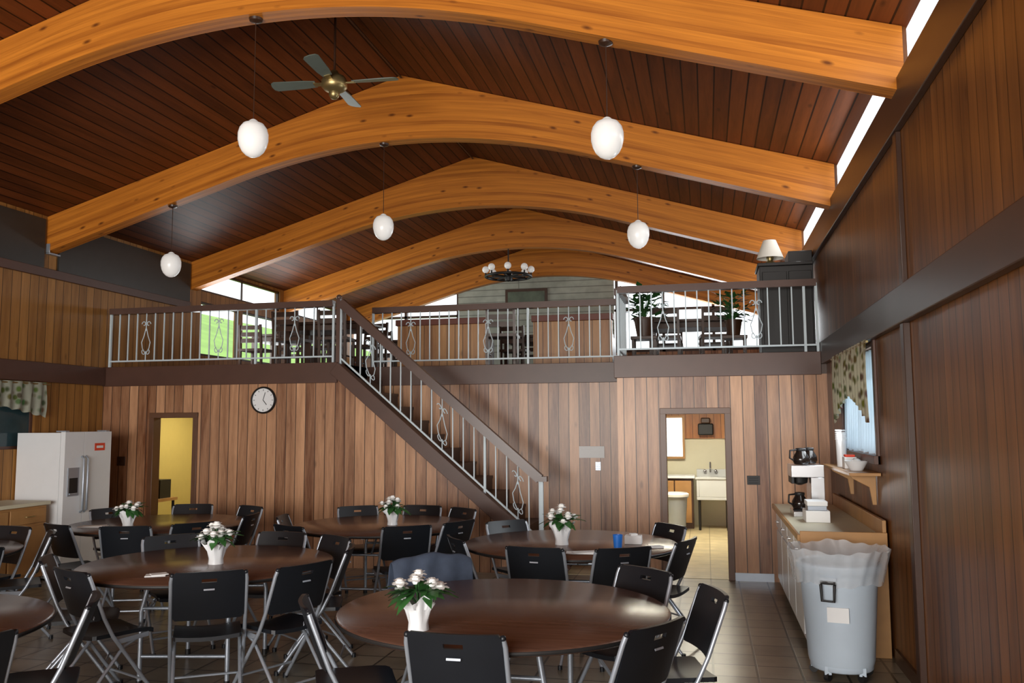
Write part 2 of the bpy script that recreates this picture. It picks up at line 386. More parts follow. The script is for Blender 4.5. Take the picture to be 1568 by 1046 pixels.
for k,(a,b_) in enumerate(((12.45,13.65),(13.75,15.1),(15.5,16.8),(16.9,18.1))): wframe('window_%d'%(3+k),XL-.05,a,b_,2.9,3.78,0)
wframe('window_7',XL-.05,12.45,15.1,3.95,4.33,1); wframe('window_8',XL-.05,15.5,18.2,3.95,4.33,1)
w=MB()
w.prism([(-5.4,2.55),(-1.9,2.55),(-1.9,topz(-1.9)),(XC,5.76),(-5.4,topz(-5.4))],'Y',YF-.15,YF)
w.obj('wall_back_centre',[M['siding']])
w=MB()
w.box(XL,-5.4,YF,YF+.12,0,3.3); w.box(-1.9,XR,YF,YF+.12,0,3.3); w.box(-5.4,-1.9,YF,YF+.12,0,2.55)
w.obj('wall_back',[M['front']])
w=MB()
for x in(-6.7,-5.45,-1.85,-.85,.2): w.box(x-.03,x+.03,YF,YF+.1,3.3,topz(x))
w.box(XL,-5.4,YF,YF+.1,3.3,3.36); w.box(-1.9,XR,YF,YF+.1,3.3,3.36); w.box(XL,-5.4,YF,YF+.1,4.2,4.25); w.box(-1.9,XR,YF,YF+.1,4.2,4.25)
w.obj('window_9',[M['trim']])
p=MB(); p.box(-4.3,-3.35,YF-.19,YF-.152,4.3,4.75,0); p.box(-4.24,-3.41,YF-.195,YF-.19,4.36,4.69,1)
p.obj('landscape_painting',[M['dwood'],M['art']])
# ------------------------------------------------------------ mezzanine
m=MB(); m.box(XL,-4.56,YB+.0,YF,2.31,2.55); m.box(-4.56,-1.02,YR,YF,2.31,2.55); m.box(-1.02,XR,YB,YF,2.31,2.55)
m.obj('mezzanine_floor',[M['dwood']])
m=MB(); m.box(XL,-4.56,YB-.03,YB,2.30,2.56); m.box(-1.05,XR-.06,YB-.03,YB,2.30,2.56); m.box(-4.56,-1.05,YR-.03,YR,2.30,2.56); m.box(-1.05,-1.02,YB,YR-.03,2.30,2.56)
m.obj('trim_mezzanine_fascia',[M['trimr']],.004)
wall('wall_front_left','y',YB,YB+.12,XL,-4.56,0,2.31,[(-7.18,-6.58,0,1.88)],M['front'])
wall('wall_front_right','y',YB,YB+.12,-1.02,XR,0,2.31,[(-.47,.21,0,1.88)],M['front'])
w=MB(); w.box(-4.56,-1.02,YR,YR+.12,0,2.31); w.obj('wall_stairwell',[M['front']])
w=MB(); w.box(-1.02,-.9,YB+.12,YR,0,2.31); w.obj('wall_stairwell_return',[M['side']])
SX0,SZ0,SS=-4.56,2.55,.845
w=MB(); w.prism([(-4.56,0),(-1.68,0),(-1.68,SZ0-SS*2.88-.03),(-4.56,2.5)],'Y',YB,YB+.1); w.obj('wall_stair_spandrel',[M['front']])
w=MB(); w.bar((-4.6,YB+.03,2.49),(-1.66,YB+.03,2.49-SS*2.94),.15,.17); w.obj('trim_stair_stringer',[M['trimr']],.004)
s=MB()
for i in range(13):
    z=(i+1)*.182; x=-1.68-i*.2215
    s.box(x-.2215-.03,x+.01,YB+.11,YR-.01,z-.035,z,0); s.box(x-.015,x,YB+.11,YR-.01,z-.182,z-.035,1)
s.box(-4.575,-4.56,YB+.11,YR-.01,2.366,2.55,1)
s.obj('staircase',[M['dwood'],M['dwood']])
def doorframe(name,x0,x1,y,h,mat):
    d=MB(); k=.06
    d.box(x0-k,x0+.01,y-.02,y+.14,0,h+k); d.box(x1-.01,x1+k,y-.02,y+.14,0,h+k); d.box(x0-k,x1+k,y-.021,y+.141,h-.01,h+k)
    return d.obj(name,[mat],.004)
M['dframe']=simple('door_frame_wood',(.12,.052,.025),.35,var=.25,scale=5)
doorframe('trim_door_left',-7.18,-6.58,YB,1.88,M['dframe']); doorframe('trim_door_right',-.47,.21,YB,1.88,M['dframe'])
d=MB(); d.cbox((0,.30,.94),(.035,.58,1.86),0); d.tube([(-.05,.54,.95),(.05,.54,.95)],.012,1); d.ball((-.06,.54,.95),.028,1)
for z in(.25,1.6): d.cbox((0,.0,z),(.03,.05,.11),1)
o=d.obj('door_1',[M['wood'],M['brass']]); o.location=(-6.6,YB+.16,0); o.rotation_euler=(0,0,math.radians(-8))
d=MB(); d.cbox((0,.34,.94),(.035,.66,1.86),0); d.tube([(-.05,.6,.95),(.05,.6,.95)],.012,1); d.ball((-.06,.6,.95),.028,1)
for z in(.25,1.6): d.cbox((-.01,.0,z),(.03,.05,.13),1)
o=d.obj('door_2',[M['trimr'],M['chrome']]); o.location=(.24,YB+.16,0); o.rotation_euler=(0,0,math.radians(-12))
b=MB(); b.box(.27,.69,YB-.015,YB,0,.09); b.box(-1.02,-.53,YB-.015,YB,0,.09); b.box(-6.5,-4.56,YB-.015,YB,0,.09); b.obj('baseboard_front',[M['steel']])
# kitchen
w=MB(); w.box(XL,XR,15.5,15.6,0,2.31,0); w.obj('wall_kitchen_back',[M['cream']])
w=MB(); w.box(-2.62,-2.5,YR+.13,15.5,0,2.31); w.obj('wall_kitchen_left',[M['cream']])
w=MB(); w.box(-2.5,XR,15.46,15.5,1.5,2.31); w.obj('trim_kitchen_panelling',[M['kpanel']])
w=MB(); w.box(-.80,-.38,15.42,15.46,1.15,1.9,0); w.box(-.76,-.42,15.41,15.42,1.19,1.86,1); w.obj('window_10',[M['wood'],simple('daylit_window_pane',(.9,.95,1),.4,emit=(.9,.96,1),es=1.6)])
w=MB(); w.box(-.9,-.22,14.95,15.4,.84,.88,0); w.box(-.87,-.25,15.0,15.38,.0,.84,1); w.box(-.84,-.57,14.985,15.0,.1,.8,2); w.box(-.55,-.28,14.985,15.0,.1,.8,2); w.obj('kitchen_cupboard',[M['white'],M['dwood'],M['wood']],.005)
k=MB(); x0=-.19; x1=.36
k.box(x0,x1,14.75,15.3,.50,.55,0); k.box(x0,x0+.04,14.75,15.3,.55,.86,0); k.box(x1-.04,x1,14.75,15.3,.55,.86,0); k.box(x0+.04,x1-.04,14.75,14.79,.55,.86,0); k.box(x0+.04,x1-.04,15.26,15.3,.55,.86,0)
k.box(x0-.02,x1+.02,14.73,14.80,.84,.875,0)
k.box(x0,x1,15.3,15.34,.6,.98,0)
for x in(x0+.04,x1-.06):
    for y in(14.8,15.25): k.tube([(x,y,.004),(x,y,.50)],.02,2)
xm=.04; k.tube([(xm,15.3,.93),(xm,15.28,1.08),(xm,15.15,1.10),(xm,15.08,1.0)],.016,1); k.ball((xm-.09,15.27,.95),.03,1); k.ball((xm+.09,15.27,.95),.03,1)
k.obj('laundry_sink',[M['sink'],M['chrome'],M['blackm']],.006)
k=MB(); k.lathe([(.0,.004),(.16,.004),(.2,.56),(.215,.56),(.215,.60),(.19,.60),(.17,.1),(0,.1)],(0,0,0),0,24,caps=False); k.lathe([(.225,.58),(.23,.62),(.2,.64),(.19,.56)],(0,0,0),1,24,caps=False)
o=k.obj('kitchen_bin',[M['steel'],M['paper']]); o.location=(-.54,14.5,0)
k=MB(); k.cbox((-.02,15.38,1.66),(.26,.14,.2),0); k.cbox((-.02,15.36,1.81),(.16,.1,.1),1); k.obj('paper_towel_dispenser',[M['blackm'],M['dwood']],.02)
# left store room
w=MB(); w.box(XL,-4.56,13,13.1,0,2.31); w.obj('wall_store_back',[M['yellow']])
w=MB(); w.box(-4.68,-4.56,YB+.13,13,0,2.31); w.obj('wall_store_right',[M['yellow']])
w=MB(); w.box(XL,XL+.03,YB+.13,13,0,2.31); w.obj('wall_store_left',[M['yellow']])
k=MB(); k.box(XL+.05,XL+.45,10.55,11.3,.7,.74,0); [k.tube([(x,y,0),(x,y,.7)],.02,1) for x in(XL+.09,XL+.41) for y in(10.6,11.25)]; k.lathe([(0,.74),(.09,.74),(.11,.86),(.04,.93),(.04,.97),(0,.97)],(XL+.25,10.75,0),1,16,caps=False)
k.box(XL+.04,XL+.2,10.6,11.2,1.25,1.42,2); k.box(XL+.1,XL+.4,10.95,11.2,.74,1.0,1); k.box(XL+.1,XL+.4,10.65,11.1,.0,.4,1)
k.obj('side_table',[M['wood'],M['blackm'],M['bin']])
# ------------------------------------------------------------ railings
def scroll(mb,P,mat):
    for sgn in(-1,1):
        pts=[]
        for i in range(15):
            t=i/14; a=t*1.5*math.pi+math.pi/2; r=.035*(1-.6*t)
            pts.append(P(sgn*(.035-r*math.sin(a)),.13+r*math.cos(a)*1.4))
        mb.tube(pts,.006,mat,6)
        mb.tube([P(sgn*.005,.10),P(sgn*.05,.17),P(sgn*.065,.25),P(sgn*.03,.34),P(sgn*.005,.44)],.006,mat,6)
        pts=[]
        for i in range(13):
            t=i/12; a=t*1.6*math.pi; r=.032*(1-.55*t)
            pts.append(P(sgn*(.035+r*math.cos(a)),.50+r*math.sin(a)*1.2))
        mb.tube(pts,.006,mat,6)
def railing(name,p0,p1,h=.80,sp=.135,scr=1.1,ends=None,rh=.08):
    mb=MB(); p0=Vector(p0);p1=Vector(p1); d=p1-p0; hl=math.hypot(d.x,d.y); n=max(2,round(hl/sp))
    up=Vector((0,0,1))
    mb.bar(p0+up*h,p1+up*h,.10,rh,1)
    mb.bar(p0+up*.09,p1+up*.09,.03,.02,0)
    per=max(4,round(scr/sp)); off=per//2
    for i in range(n+1):
        q=p0+d*(i/n)
        if i%per==off and 0<i<n:
            sl=d.z/hl if hl else 0; hv=Vector((d.x/hl,d.y/hl,0))
            scroll(mb,lambda u,v,q=q,hv=hv,sl=sl: q+hv*u+up*(v+.02+sl*u+.07),0)
            mb.tube([q+up*.09,q+up*.22],.007,0,6); mb.tube([q+up*.5,q+up*(h-.03)],.007,0,6)
            continue
        big=(i in(0,n) or (i%(per*2)==0))
        if big: mb.cbox(q+up*(h/2),(.028,.028,h),0)
        else: mb.cbox(q+up*((h+.09)/2-.01),(.014,.014,h-.1),0)
    if ends:
        mb.cbox(p0+Vector((-.03,0,.42)),(.05,.05,.86),1); mb.ball(p0+Vector((-.03,0,.87)),.035,1)
        mb.cbox(p1+Vector((.02,0,.36)),(.04,.04,.9),0); mb.cbox(p1+Vector((.03,0,h)),(.12,.11,.06),1)
    return mb.obj(name,[M['rail'],M['handrail']])
zf=2.55
railing('balcony_railing',(XL+.06,YB+.03,zf),(-4.64,YB+.03,zf),h=.77)
railing('balcony_railing',(-4.5,YR+.03,zf),(-1.06,YR+.03,zf))
railing('balcony_railing',(-1.0,YB+.03,zf),(XR-.08,YB+.03,zf))
railing('balcony_railing',(-1.0,YB+.12,zf),(-1.0,YR-.03,zf),scr=9)
railing('stair_railing',(-4.54,YB+.03,2.53),(-1.96,YB+.03,2.53-.86*2.58),h=.80,scr=1.0,ends=True,rh=.11)
# ------------------------------------------------------------ pendants
def pendant(x,y,zg):
    p=MB(); zt=botz(x)
    p.lathe([(0,zt),(.055,zt),(.05,zt-.02),(.015,zt-.035),(0,zt-.035)],(x,y+.085,0),1,20,caps=False)
    p.tube([(x,y+.085,zt-.03),(x,y+.085,zg+.17)],.004,1,6)
    p.lathe([(0,.16),(.015,.16),(.03,.15),(.04,.138),(.0,.137)],(x,y+.085,zg),0,16,caps=False)
    pr=[(0,.14),(.04,.138),(.08,.12),(.105,.085),(.117,.04),(.117,-.01),(.105,-.06),(.085,-.10),(.055,-.13),(.025,-.145),(0,-.148)]
    p.lathe(pr,(x,y+.085,zg),0,28,caps=False)
    p.obj('pendant_lamp',[M['glass'],M['trim']])
for x,y,z in((-.64,5.92,3.79),(-3.43,5.92,4.01),(-3.55,9.05,4.01),(-.66,9.05,3.77),(-6.27,9.05,3.70),(-6.2,5.92,3.75)): pendant(x,y,z)
p=MB(); fx,fy,fz=XC-.02,7.3,4.95
p.lathe([(0,5.75),(.07,5.75),(.06,5.68),(.02,5.66),(0,5.66)],(fx,fy,0),0,20,caps=False)
p.tube([(fx,fy,5.68),(fx,fy,fz+.1)],.012,0)
p.lathe([(0,.14),(.03,.14),(.05,.1),(.1,.08),(.12,.04),(.12,-.02),(.09,-.05),(.05,-.07),(.05,-.1),(.03,-.13),(0,-.14)],(fx,fy,fz),1,24,caps=False)
for k in range(4):
    a=math.radians(4+90*k)
    p.T=Matrix.Translation((fx,fy,fz+.02))@Matrix.Rotation(a,4,'Z')@Matrix.Rotation(math.radians(12),4,'X')
    p.prism([(.1,-.02),(.2,-.03),(.2,.03),(.1,.02)],'Z',-.006,.0,1)
    p.prism([(.18,-.045),(.3,-.06),(.58,-.07),(.61,-.05),(.62,0),(.61,.05),(.58,.07),(.3,.06),(.18,.045)],'Z',.0,.008,2)
p.T=Matrix.Identity(4)
p.obj('ceiling_fan',[M['trim'],M['brass'],M['fanb']])
c=MB(); c.tube([(XC+.02,6.12,5.71),(XC+.02,9.0,5.71)],.012,0); c.tube([(XC+.02,9.3,5.71),(XC+.02,12.1,5.71)],.012,0); c.obj('trim_ridge_conduit',[M['trim']])
p=MB(); cx,cy,cz=-3.5,15.33,4.48
p.tube([(cx,cy,5.0),(cx,cy,cz)],.012,0)
p.tube([(cx+.42*math.cos(i*math.pi/16),cy+.42*math.sin(i*math.pi/16),cz) for i in range(32)],.025,0,8,True)
for i in range(4):
    a=i*math.pi/4; p.bar((cx-.42*math.cos(a),cy-.42*math.sin(a),cz),(cx+.42*math.cos(a),cy+.42*math.sin(a),cz),.03,.03,0)
for i in range(8):
    a=i*math.pi/4+.2; x,y=cx+.42*math.cos(a),cy+.42*math.sin(a); p.tube([(x,y,cz),(x,y,cz+.08)],.015,0); p.ball((x,y,cz+.13),.065,1)
p.lathe([(0,-.1),(.06,-.08),(.08,0),(.05,.06),(0,.1)],(cx,cy,cz),0,16,caps=False)
p.obj('wagon_wheel_chandelier',[M['blackm'],M['glass']])
p=MB(); p.T=Matrix.Translation((-5.58,YB,2.09))@Matrix.Rotation(math.pi/2,4,'X')
p.lathe([(0,.001),(.175,.001),(.175,.03),(.165,.04),(.153,.03),(.153,.022)],(0,0,0),0,40,caps=False)
p.lathe([(0,.02),(.154,.02)],(0,0,0),1,40,caps=False)
for i in range(12):
    a=i*math.pi/6; p.cbox((.13*math.cos(a),.13*math.sin(a),.022),(.02,.006,.003),0,rz=a)
p.bar((0,0,.025),(.05,-.06,.025),.008,.003,0); p.bar((0,0,.028),(.03,.10,.028),.006,.003,0)
p.obj('wall_clock',[M['blackm'],M['clockf']])
for nm,x,y,w_,h_,z,mt in(('notice_paper',-1.46,YR,.33,.15,1.40,'paper'),('light_switch',-1.38,YR,.07,.11,1.22,'steel'),('wall_vent',.5,YB,.14,.10,1.12,'blackm'),('light_switch',-7.65,YB,.12,.12,1.3,'trim')):
    p=MB(); p.box(x-w_/2,x+w_/2,y-.012,y-.001,z-h_/2,z+h_/2,0)
    if nm!='notice_paper':
        for i in range(3): p.box(x-w_*.35,x+w_*.35,y-.016,y-.012,z-h_*.35+i*h_*.28,z-h_*.25+i*h_*.28,0)
    else:
        p.box(x-.13,x+.13,y-.014,y-.012,z+.03,z+.05,0)
    p.obj(nm,[M[mt]],.002)
# ------------------------------------------------------------ folding chair
def chair_mesh():
    c=MB()
    for s in(-1,1):
        x=.225*s
        c.tube([(x*.97,-.236,.838),(x,-.222,.80),(x,-.13,.56),(x,-.07,.44),(x,.10,.2),(x,.235,.012)],.0125,0,8)
        c.ball((x*.97,-.237,.84),.0145,1,8,6)
        x2=.2*s
        c.tube([(x2,.15,.415),(x2,.02,.36),(x2,-.27,.012)],.0115,0,8)
        c.lathe([(0,0),(.018,0),(.018,.03),(0,.03)],(x,.238,0),1,10,caps=False); c.lathe([(0,0),(.017,0),(.017,.03),(0,.03)],(x2,-.272,0),1,10,caps=False)
        c.bar((x,-.04,.40),(x,.17,.415),.008,.03,0)
    c.tube([(-.2,-.2,.09),(.2,-.2,.09)],.008,0,6); c.tube([(-.225,.16,.12),(.225,.16,.12)],.008,0,6)
    xs=[-.214,-.198,-.15,-.10,-.045,0,.045,.10,.15,.198,.214]; zs=[.545,.565,.64,.70,.755,.790,.812,.842,.858]
    def fb(x,z,o,i,j):
        if i in(0,10) and j in(0,8): z=z+(.018 if j==0 else -.018)
        y=-.135-(z-.56)*.36-.028*(1-(x/.21)**2)
        return (x,y+.006-o,z)
    c.thick(xs,zs,fb,.02,1,skip={(4,5),(5,5)})
    xs=[-.205,-.19,-.12,-.04,.04,.12,.19,.205]; ys=[-.185,-.165,-.08,.02,.12,.19,.215,.225]
    def fs(x,y,o,i,j):
        if i in(0,7) and j in(0,7): y=y+(.02 if j==0 else -.02)
        z=.455-.014*(1-(x/.2)**2)-(.02*((y-.15)/.075)**2 if y>.15 else 0)
        return (x,y,z-o)
    c.thick(xs,ys,fs,.025,1)
    c.cbox((0,-.254,.745),(.065,.002,.010),2,rx=math.radians(-20))
    return c.mesh('dining_chair',[M['steel'],M['black'],M['steel']])
CH=chair_mesh()
def chair(bx,by,tx,ty,jit=0):
    d=Vector((tx-bx,ty-by)); d.normalize()
    ang=math.atan2(d.y,d.x)-math.pi/2+math.radians(jit)
    return inst(CH,'dining_chair',(bx+.24*d.x,by+.24*d.y,0),ang)
def table_mesh():
    t=MB(); R=.9
    t.lathe([(0,.765),(R-.012,.765),(R,.757),(R,.737),(R-.01,.730),(0,.730)],(0,0,0),0,72,caps=False)
    t.lathe([(R+.001,.756),(R+.004,.752),(R+.004,.741),(R+.001,.737)],(0,0,0),2,72,caps=False)
    for s in(-1,1):
        y=.42*s
        t.tube([(-.3,y,.012),(-.3,y,.5),(-.26,y*.95,.70),(-.26,y*.95,.725)],.016,1); t.tube([(.3,y,.012),(.3,y,.5),(.26,y*.95,.70),(.26,y*.95,.725)],.016,1)
        t.tube([(-.3,y,.2),(.3,y,.2)],.012,1); t.tube([(-.29,y,.52),(.29,y,.52)],.012,1)
        t.tube([(0,y,.52),(0,y*.4,.70)],.01,1); t.bar((-.34,y*.95,.72),(.34,y*.95,.72),.05,.02,1)
        for x in(-.3,.3): t.lathe([(0,0),(.022,0),(.02,.04),(0,.04)],(x,y,0),2,10,caps=False)
    t.bar((0,-.7,.715),(0,.7,.715),.03,.028,1); t.bar((-.26,-.7,.715),(-.26,.7,.715),.03,.028,1); t.bar((.26,-.7,.715),(.26,.7,.715),.03,.028,1)
    return t.mesh('round_table',[M['table'],M['steel'],M['blackm']])
TM=table_mesh()
T={1:(-1.11,4.70,0),2:(-3.60,5.82,.2),3:(-3.22,8.35,.1),4:(-1.15,7.35,0),5:(-5.55,8.05,.3),6:(-4.20,3.60,0),7:(-6.35,5.75,.4)}
for k,(x,y,r) in T.items(): inst(TM,'round_table',(x,y,0),r)
CL=[(1,-1.10,3.72,0),(1,-2.04,4.22,0),(1,-1.84,5.66,0),(1,-.40,5.56,0),(1,.02,4.9,8),(1,-.26,4.06,5),
(4,-1.27,6.38,0),(4,-.62,6.48,0),(4,-2.0,6.8,0),(4,-.18,7.02,0),(4,-.34,8.0,0),(4,-1.87,8.05,0),
(3,-2.66,7.5,0),(3,-3.75,7.35,0),(3,-2.3,7.95,0),(3,-3.85,9.2,0),(3,-3.15,9.4,0),(3,-2.6,9.15,0),(3,-4.2,8.1,0),
(2,-3.06,4.96,0),(2,-3.95,4.84,-5),(2,-4.5,5.25,0),(2,-2.6,5.35,0),(2,-2.64,6.15,0),(2,-3.55,6.86,0),(2,-2.98,6.68,0),(2,-4.38,6.5,0),
(5,-5.2,7.02,0),(5,-5.95,7.05,0),(5,-4.72,7.4,0),(5,-5.85,9.1,0),(5,-6.5,8.5,0),(5,-4.6,8.2,0),(5,-5.05,9.0,0),
(6,-3.20,4.06,10),(6,-3.14,3.2,0),(7,-5.3,5.45,0),(7,-5.55,6.5,0),(7,-6.2,6.8,0)]
chairs=[chair(x,y,T[t_][0],T[t_][1],j) for t_,x,y,j in CL]
# jacket draped over one chair (a separate thing, parented to that chair)
j=MB()
xs=[-.27+.045*i for i in range(13)]
prof=[(.115,.50),(.10,.60),(.075,.70),(.055,.80),(.045,.87),(.02,.905),(-.015,.905),(-.05,.86),(-.065,.76),(-.085,.6),(-.09,.45),(-.10,.33)]
def jf(x,k,o,i,jj):
    y,z=prof[int(k)]; w=.014*math.sin(i*1.7+jj*.6)
    z2=z-.05*(abs(x)/.27)**2.5+.010*math.sin(i*1.3)
    return (x*(1+.08*(jj/11)),y+w-(o if jj<6 else -o)*.5-.22,z2)
j.thick(xs,list(range(12)),jf,.02,0)
o=j.obj('draped_jacket',[M['jacket']],parent=chairs[2])
sb=o.modifiers.new('sub','SUBSURF'); sb.levels=1; sb.render_levels=2
# ------------------------------------------------------------ flower vases
def vase(seed):
    random.seed(seed); v=MB()
    v.lathe([(0,0),(.045,0),(.042,.03),(.05,.08),(.075,.13),(.08,.135),(.05,.09),(.0,.085)],(0,0,0),0,28,fn=lambda r,z,t,i:(r*(1+.16*math.sin(7*t+i)*(i>2)),z+(.018*math.sin(5*t) if i in(4,5) else 0)),caps=False)
    for k in range(34):
        a=random.uniform(0,6.28); L=random.uniform(.08,.15); e=random.uniform(-.2,.9); w=random.uniform(.02,.032)
        dx,dy=math.cos(a),math.sin(a); px,py=-dy,dx; z0=.12
        pts=[]
        for (tt,ww) in((0,.2),(.35,1),(.7,.8),(1,0.02)):
            r=.03+L*tt*math.cos(e); z=z0+.04+L*tt*math.sin(e)-.05*tt*tt
            pts+= [(dx*r+px*w*ww,dy*r+py*w*ww,z),(dx*r-px*w*ww,dy*r-py*w*ww,z-.003)]
        v.add(pts,[(0,1,3,2),(2,3,5,4),(4,5,7,6)],1,True)
    for k in range(10):
        a=k*2.4+random.uniform(-.3,.3); r=.025+.012*k if k else 0; r=min(r,.09)
        c=(r*math.cos(a),r*math.sin(a),.225-.5*r+random.uniform(-.02,.025)); R=random.uniform(.032,.042)
        v.tube([(0,0,.1),(c[0]*.7,c[1]*.7,.17),c],.003,1,5)
        for q in range(3):
            for pp in range(6):
                aa=pp*math.pi/3+q*.5; el=.1+q*.5
                ctr=Vector(c); dd=Vector((math.cos(aa)*math.cos(el),math.sin(aa)*math.cos(el),math.sin(el))); sd=Vector((-math.sin(aa),math.cos(aa),0)); up=dd.cross(sd)
                rr=R*(1-.2*q)
                v.add([ctr,ctr+dd*rr*.6+sd*rr*.45,ctr+dd*rr+sd*rr*.25-up*rr*.2,ctr+dd*rr-sd*rr*.25-up*rr*.2,ctr+dd*rr*.6-sd*rr*.45],[(0,1,2,3,4)],2)
        v.ball(c,R*.55,2,8,6,noise=.15)
    return v.mesh('flower_vase',[M['white'],M['leaf'],M['petal']])
for i,(x,y,s_) in enumerate(((-1.40,4.12,1.15),(-3.5,5.75,1.2),(-3.1,8.3,1.15),(-1.2,7.2,1.25),(-5.6,7.6,1.15))):
    inst(vase(i+3),'flower_vase',(x,y,.766),i*.8,s_)
p=MB(); p.lathe([(0,0),(.032,0),(.04,.11),(.037,.11),(.03,.006),(0,.006)],(0,0,0),0,20,caps=False); o=p.obj('blue_cup',[M['blue']]); o.location=(-.72,7.05,.766)
def napkin(x,y,r,w=.2,h=.14):
    p=MB(); p.cbox((0,0,.004),(w,h,.006),0); p.cbox((.02,.01,.009),(w*.8,h*.9,.004),0,rz=.3); o=p.obj('paper_napkins',[M['paper']]); o.location=(x,y,.766); o.rotation_euler[2]=r
napkin(-.45,7.15,.3,.16,.1); napkin(-.95,6.75,.1,.28,.12); napkin(-3.62,5.22,.5,.13,.1); napkin(-6.0,7.6,.2,.25,.15)
p=MB(); p.cbox((0,0,.035),(.14,.09,.07),0); p.cbox((0,0,.075),(.06,.05,.02),0,rz=.4); o=p.obj('tissue_box',[M['paper']],.004); o.location=(-.62,7.35,.766)
# ------------------------------------------------------------ trash can
b=MB()
b.lathe([(0,.10),(.215,.10),(.222,.13),(.24,.40),(.255,.62),(.262,.66),(.262,.70),(.268,.72),(.285,.74),(.285,.78),(.27,.79),(.25,.78),(.21,.14),(0,.14)],(0,0,0),0,40,caps=False)
b.lathe([(0,.06),(.2,.06),(.21,.07),(.21,.10),(0,.10)],(0,0,0),0,30,caps=False)
for a in range(5):
    t=a*2*math.pi/5+.3; x,y=.19*math.cos(t),.19*math.sin(t)
    b.T=Matrix.Translation((x,y,.030))@Matrix.Rotation(t,4,'Z')@Matrix.Rotation(math.pi/2,4,'X'); b.lathe([(0,-.016),(.030,-.016),(.030,.016),(0,.016)],(0,0,0),2,16,caps=False); b.T=Matrix.Identity(4)
    b.box(x-.022,x+.022,y-.022,y+.022,.045,.10,0)
for s in(-1.95,1.2):
    a=s; cx_,cy_=.262*math.cos(a),.262*math.sin(a)
    b.T=Matrix.Translation((cx_,cy_,.60))@Matrix.Rotation(a,4,'Z')
    b.cbox((.005,0,.10),(.03,.11,.02),0); b.tube([(.0,-.045,.07),(.03,-.045,.06),(.03,-.04,-.045),(.03,.04,-.045),(.03,.045,.06),(0,.045,.07)],.010,2,8); b.tube([(.02,-.05,.075),(.02,.05,.075)],.012,2,8)
    b.T=Matrix.Identity(4)
b.T=Matrix.Translation((.249*math.cos(-1.75),.249*math.sin(-1.75),.46))@Matrix.Rotation(-1.75,4,'Z')
b.cbox((0,.0,.0),(.012,.14,.10),3); b.T=Matrix.Identity(4)
random.seed(3)
rn=[random.uniform(-1,1) for _ in range(400)]
def bagfn(r,z,t,i):
    k=int(t/(2*math.pi)*120+.5)%120
    out=1 if i>3 else .4
    return (r*(1+out*(.03*math.sin(7*t+i*.5)+.018*math.sin(19*t+i*.6)+.006*rn[(k*7+i)%400])), z+.010*math.sin(5*t+.4)+.006*math.sin(17*t+i))
b.lathe([(.20,.35),(.23,.6),(.262,.79),(.29,.83),(.325,.87),(.34,.885),(.335,.86),(.32,.81),(.308,.75),(.298,.70),(.292,.655)],(0,0,0),1,120,fn=bagfn,caps=False)
o=b.obj('wheeled_trash_can',[M['bin'],M['bag'],M['blackm'],M['paper']]); o.location=(.88,6.58,0)
# ------------------------------------------------------------ fridge
r=MB()
x0,x1,y0,y1=XL+.02,-7.36,8.72,9.52
r.box(x0,x1,y0,y1,.02,1.69,0)
ys=y0+.32
r.box(x1+.004,x1+.065,y0,ys-.004,.08,1.70,0); r.box(x1+.004,x1+.065,ys+.004,y1,.08,1.70,0)
r.box(x1-.02,x1+.03,y0+.02,y1-.02,.02,.075,2)
for yy in(ys-.035,ys+.035): r.tube([(x1+.065,yy,.75),(x1+.10,yy,.78),(x1+.10,yy,1.38),(x1+.065,yy,1.41)],.013,1,8)
r.box(x1+.065,x1+.075,y0+.06,ys-.08,.95,1.28,1); r.box(x1+.075,x1+.077,y0+.08,ys-.10,.97,1.16,2); r.box(x1+.077,x1+.09,y0+.08,ys-.10,.97,.985,1)
r.box(x1+.066,x1+.069,y1-.3,y1-.12,1.47,1.56,3); r.box(x1+.069,x1+.07,y1-.27,y1-.15,1.50,1.53,0)
r.box(x1-.08,x1+.05,y0+.02,y0+.08,1.70,1.715,1); r.box(x1-.08,x1+.05,y1-.08,y1-.02,1.70,1.715,1)
r.obj('refrigerator',[M['white'],M['steel'],M['blackm'],M['red']],.008)
k=MB(); k.box(XL+.02,XL+.62,6.9,8.6,.88,.92,1); k.box(XL+.02,XL+.58,6.92,8.58,.08,.88,0); k.box(XL+.05,XL+.53,6.95,8.55,0,.08,2)
for i in range(3):
    a=6.94+i*.55; k.box(XL+.58,XL+.6,a,a+.52,.14,.66,0); k.box(XL+.58,XL+.6,a,a+.52,.69,.85,0); k.tube([(XL+.6,a+.2,.77),(XL+.63,a+.2,.77),(XL+.63,a+.32,.77),(XL+.6,a+.32,.77)],.006,3,6)
k.obj('sideboard_cabinet',[M['wood'],M['cream'],M['blackm'],M['brass']],.004)
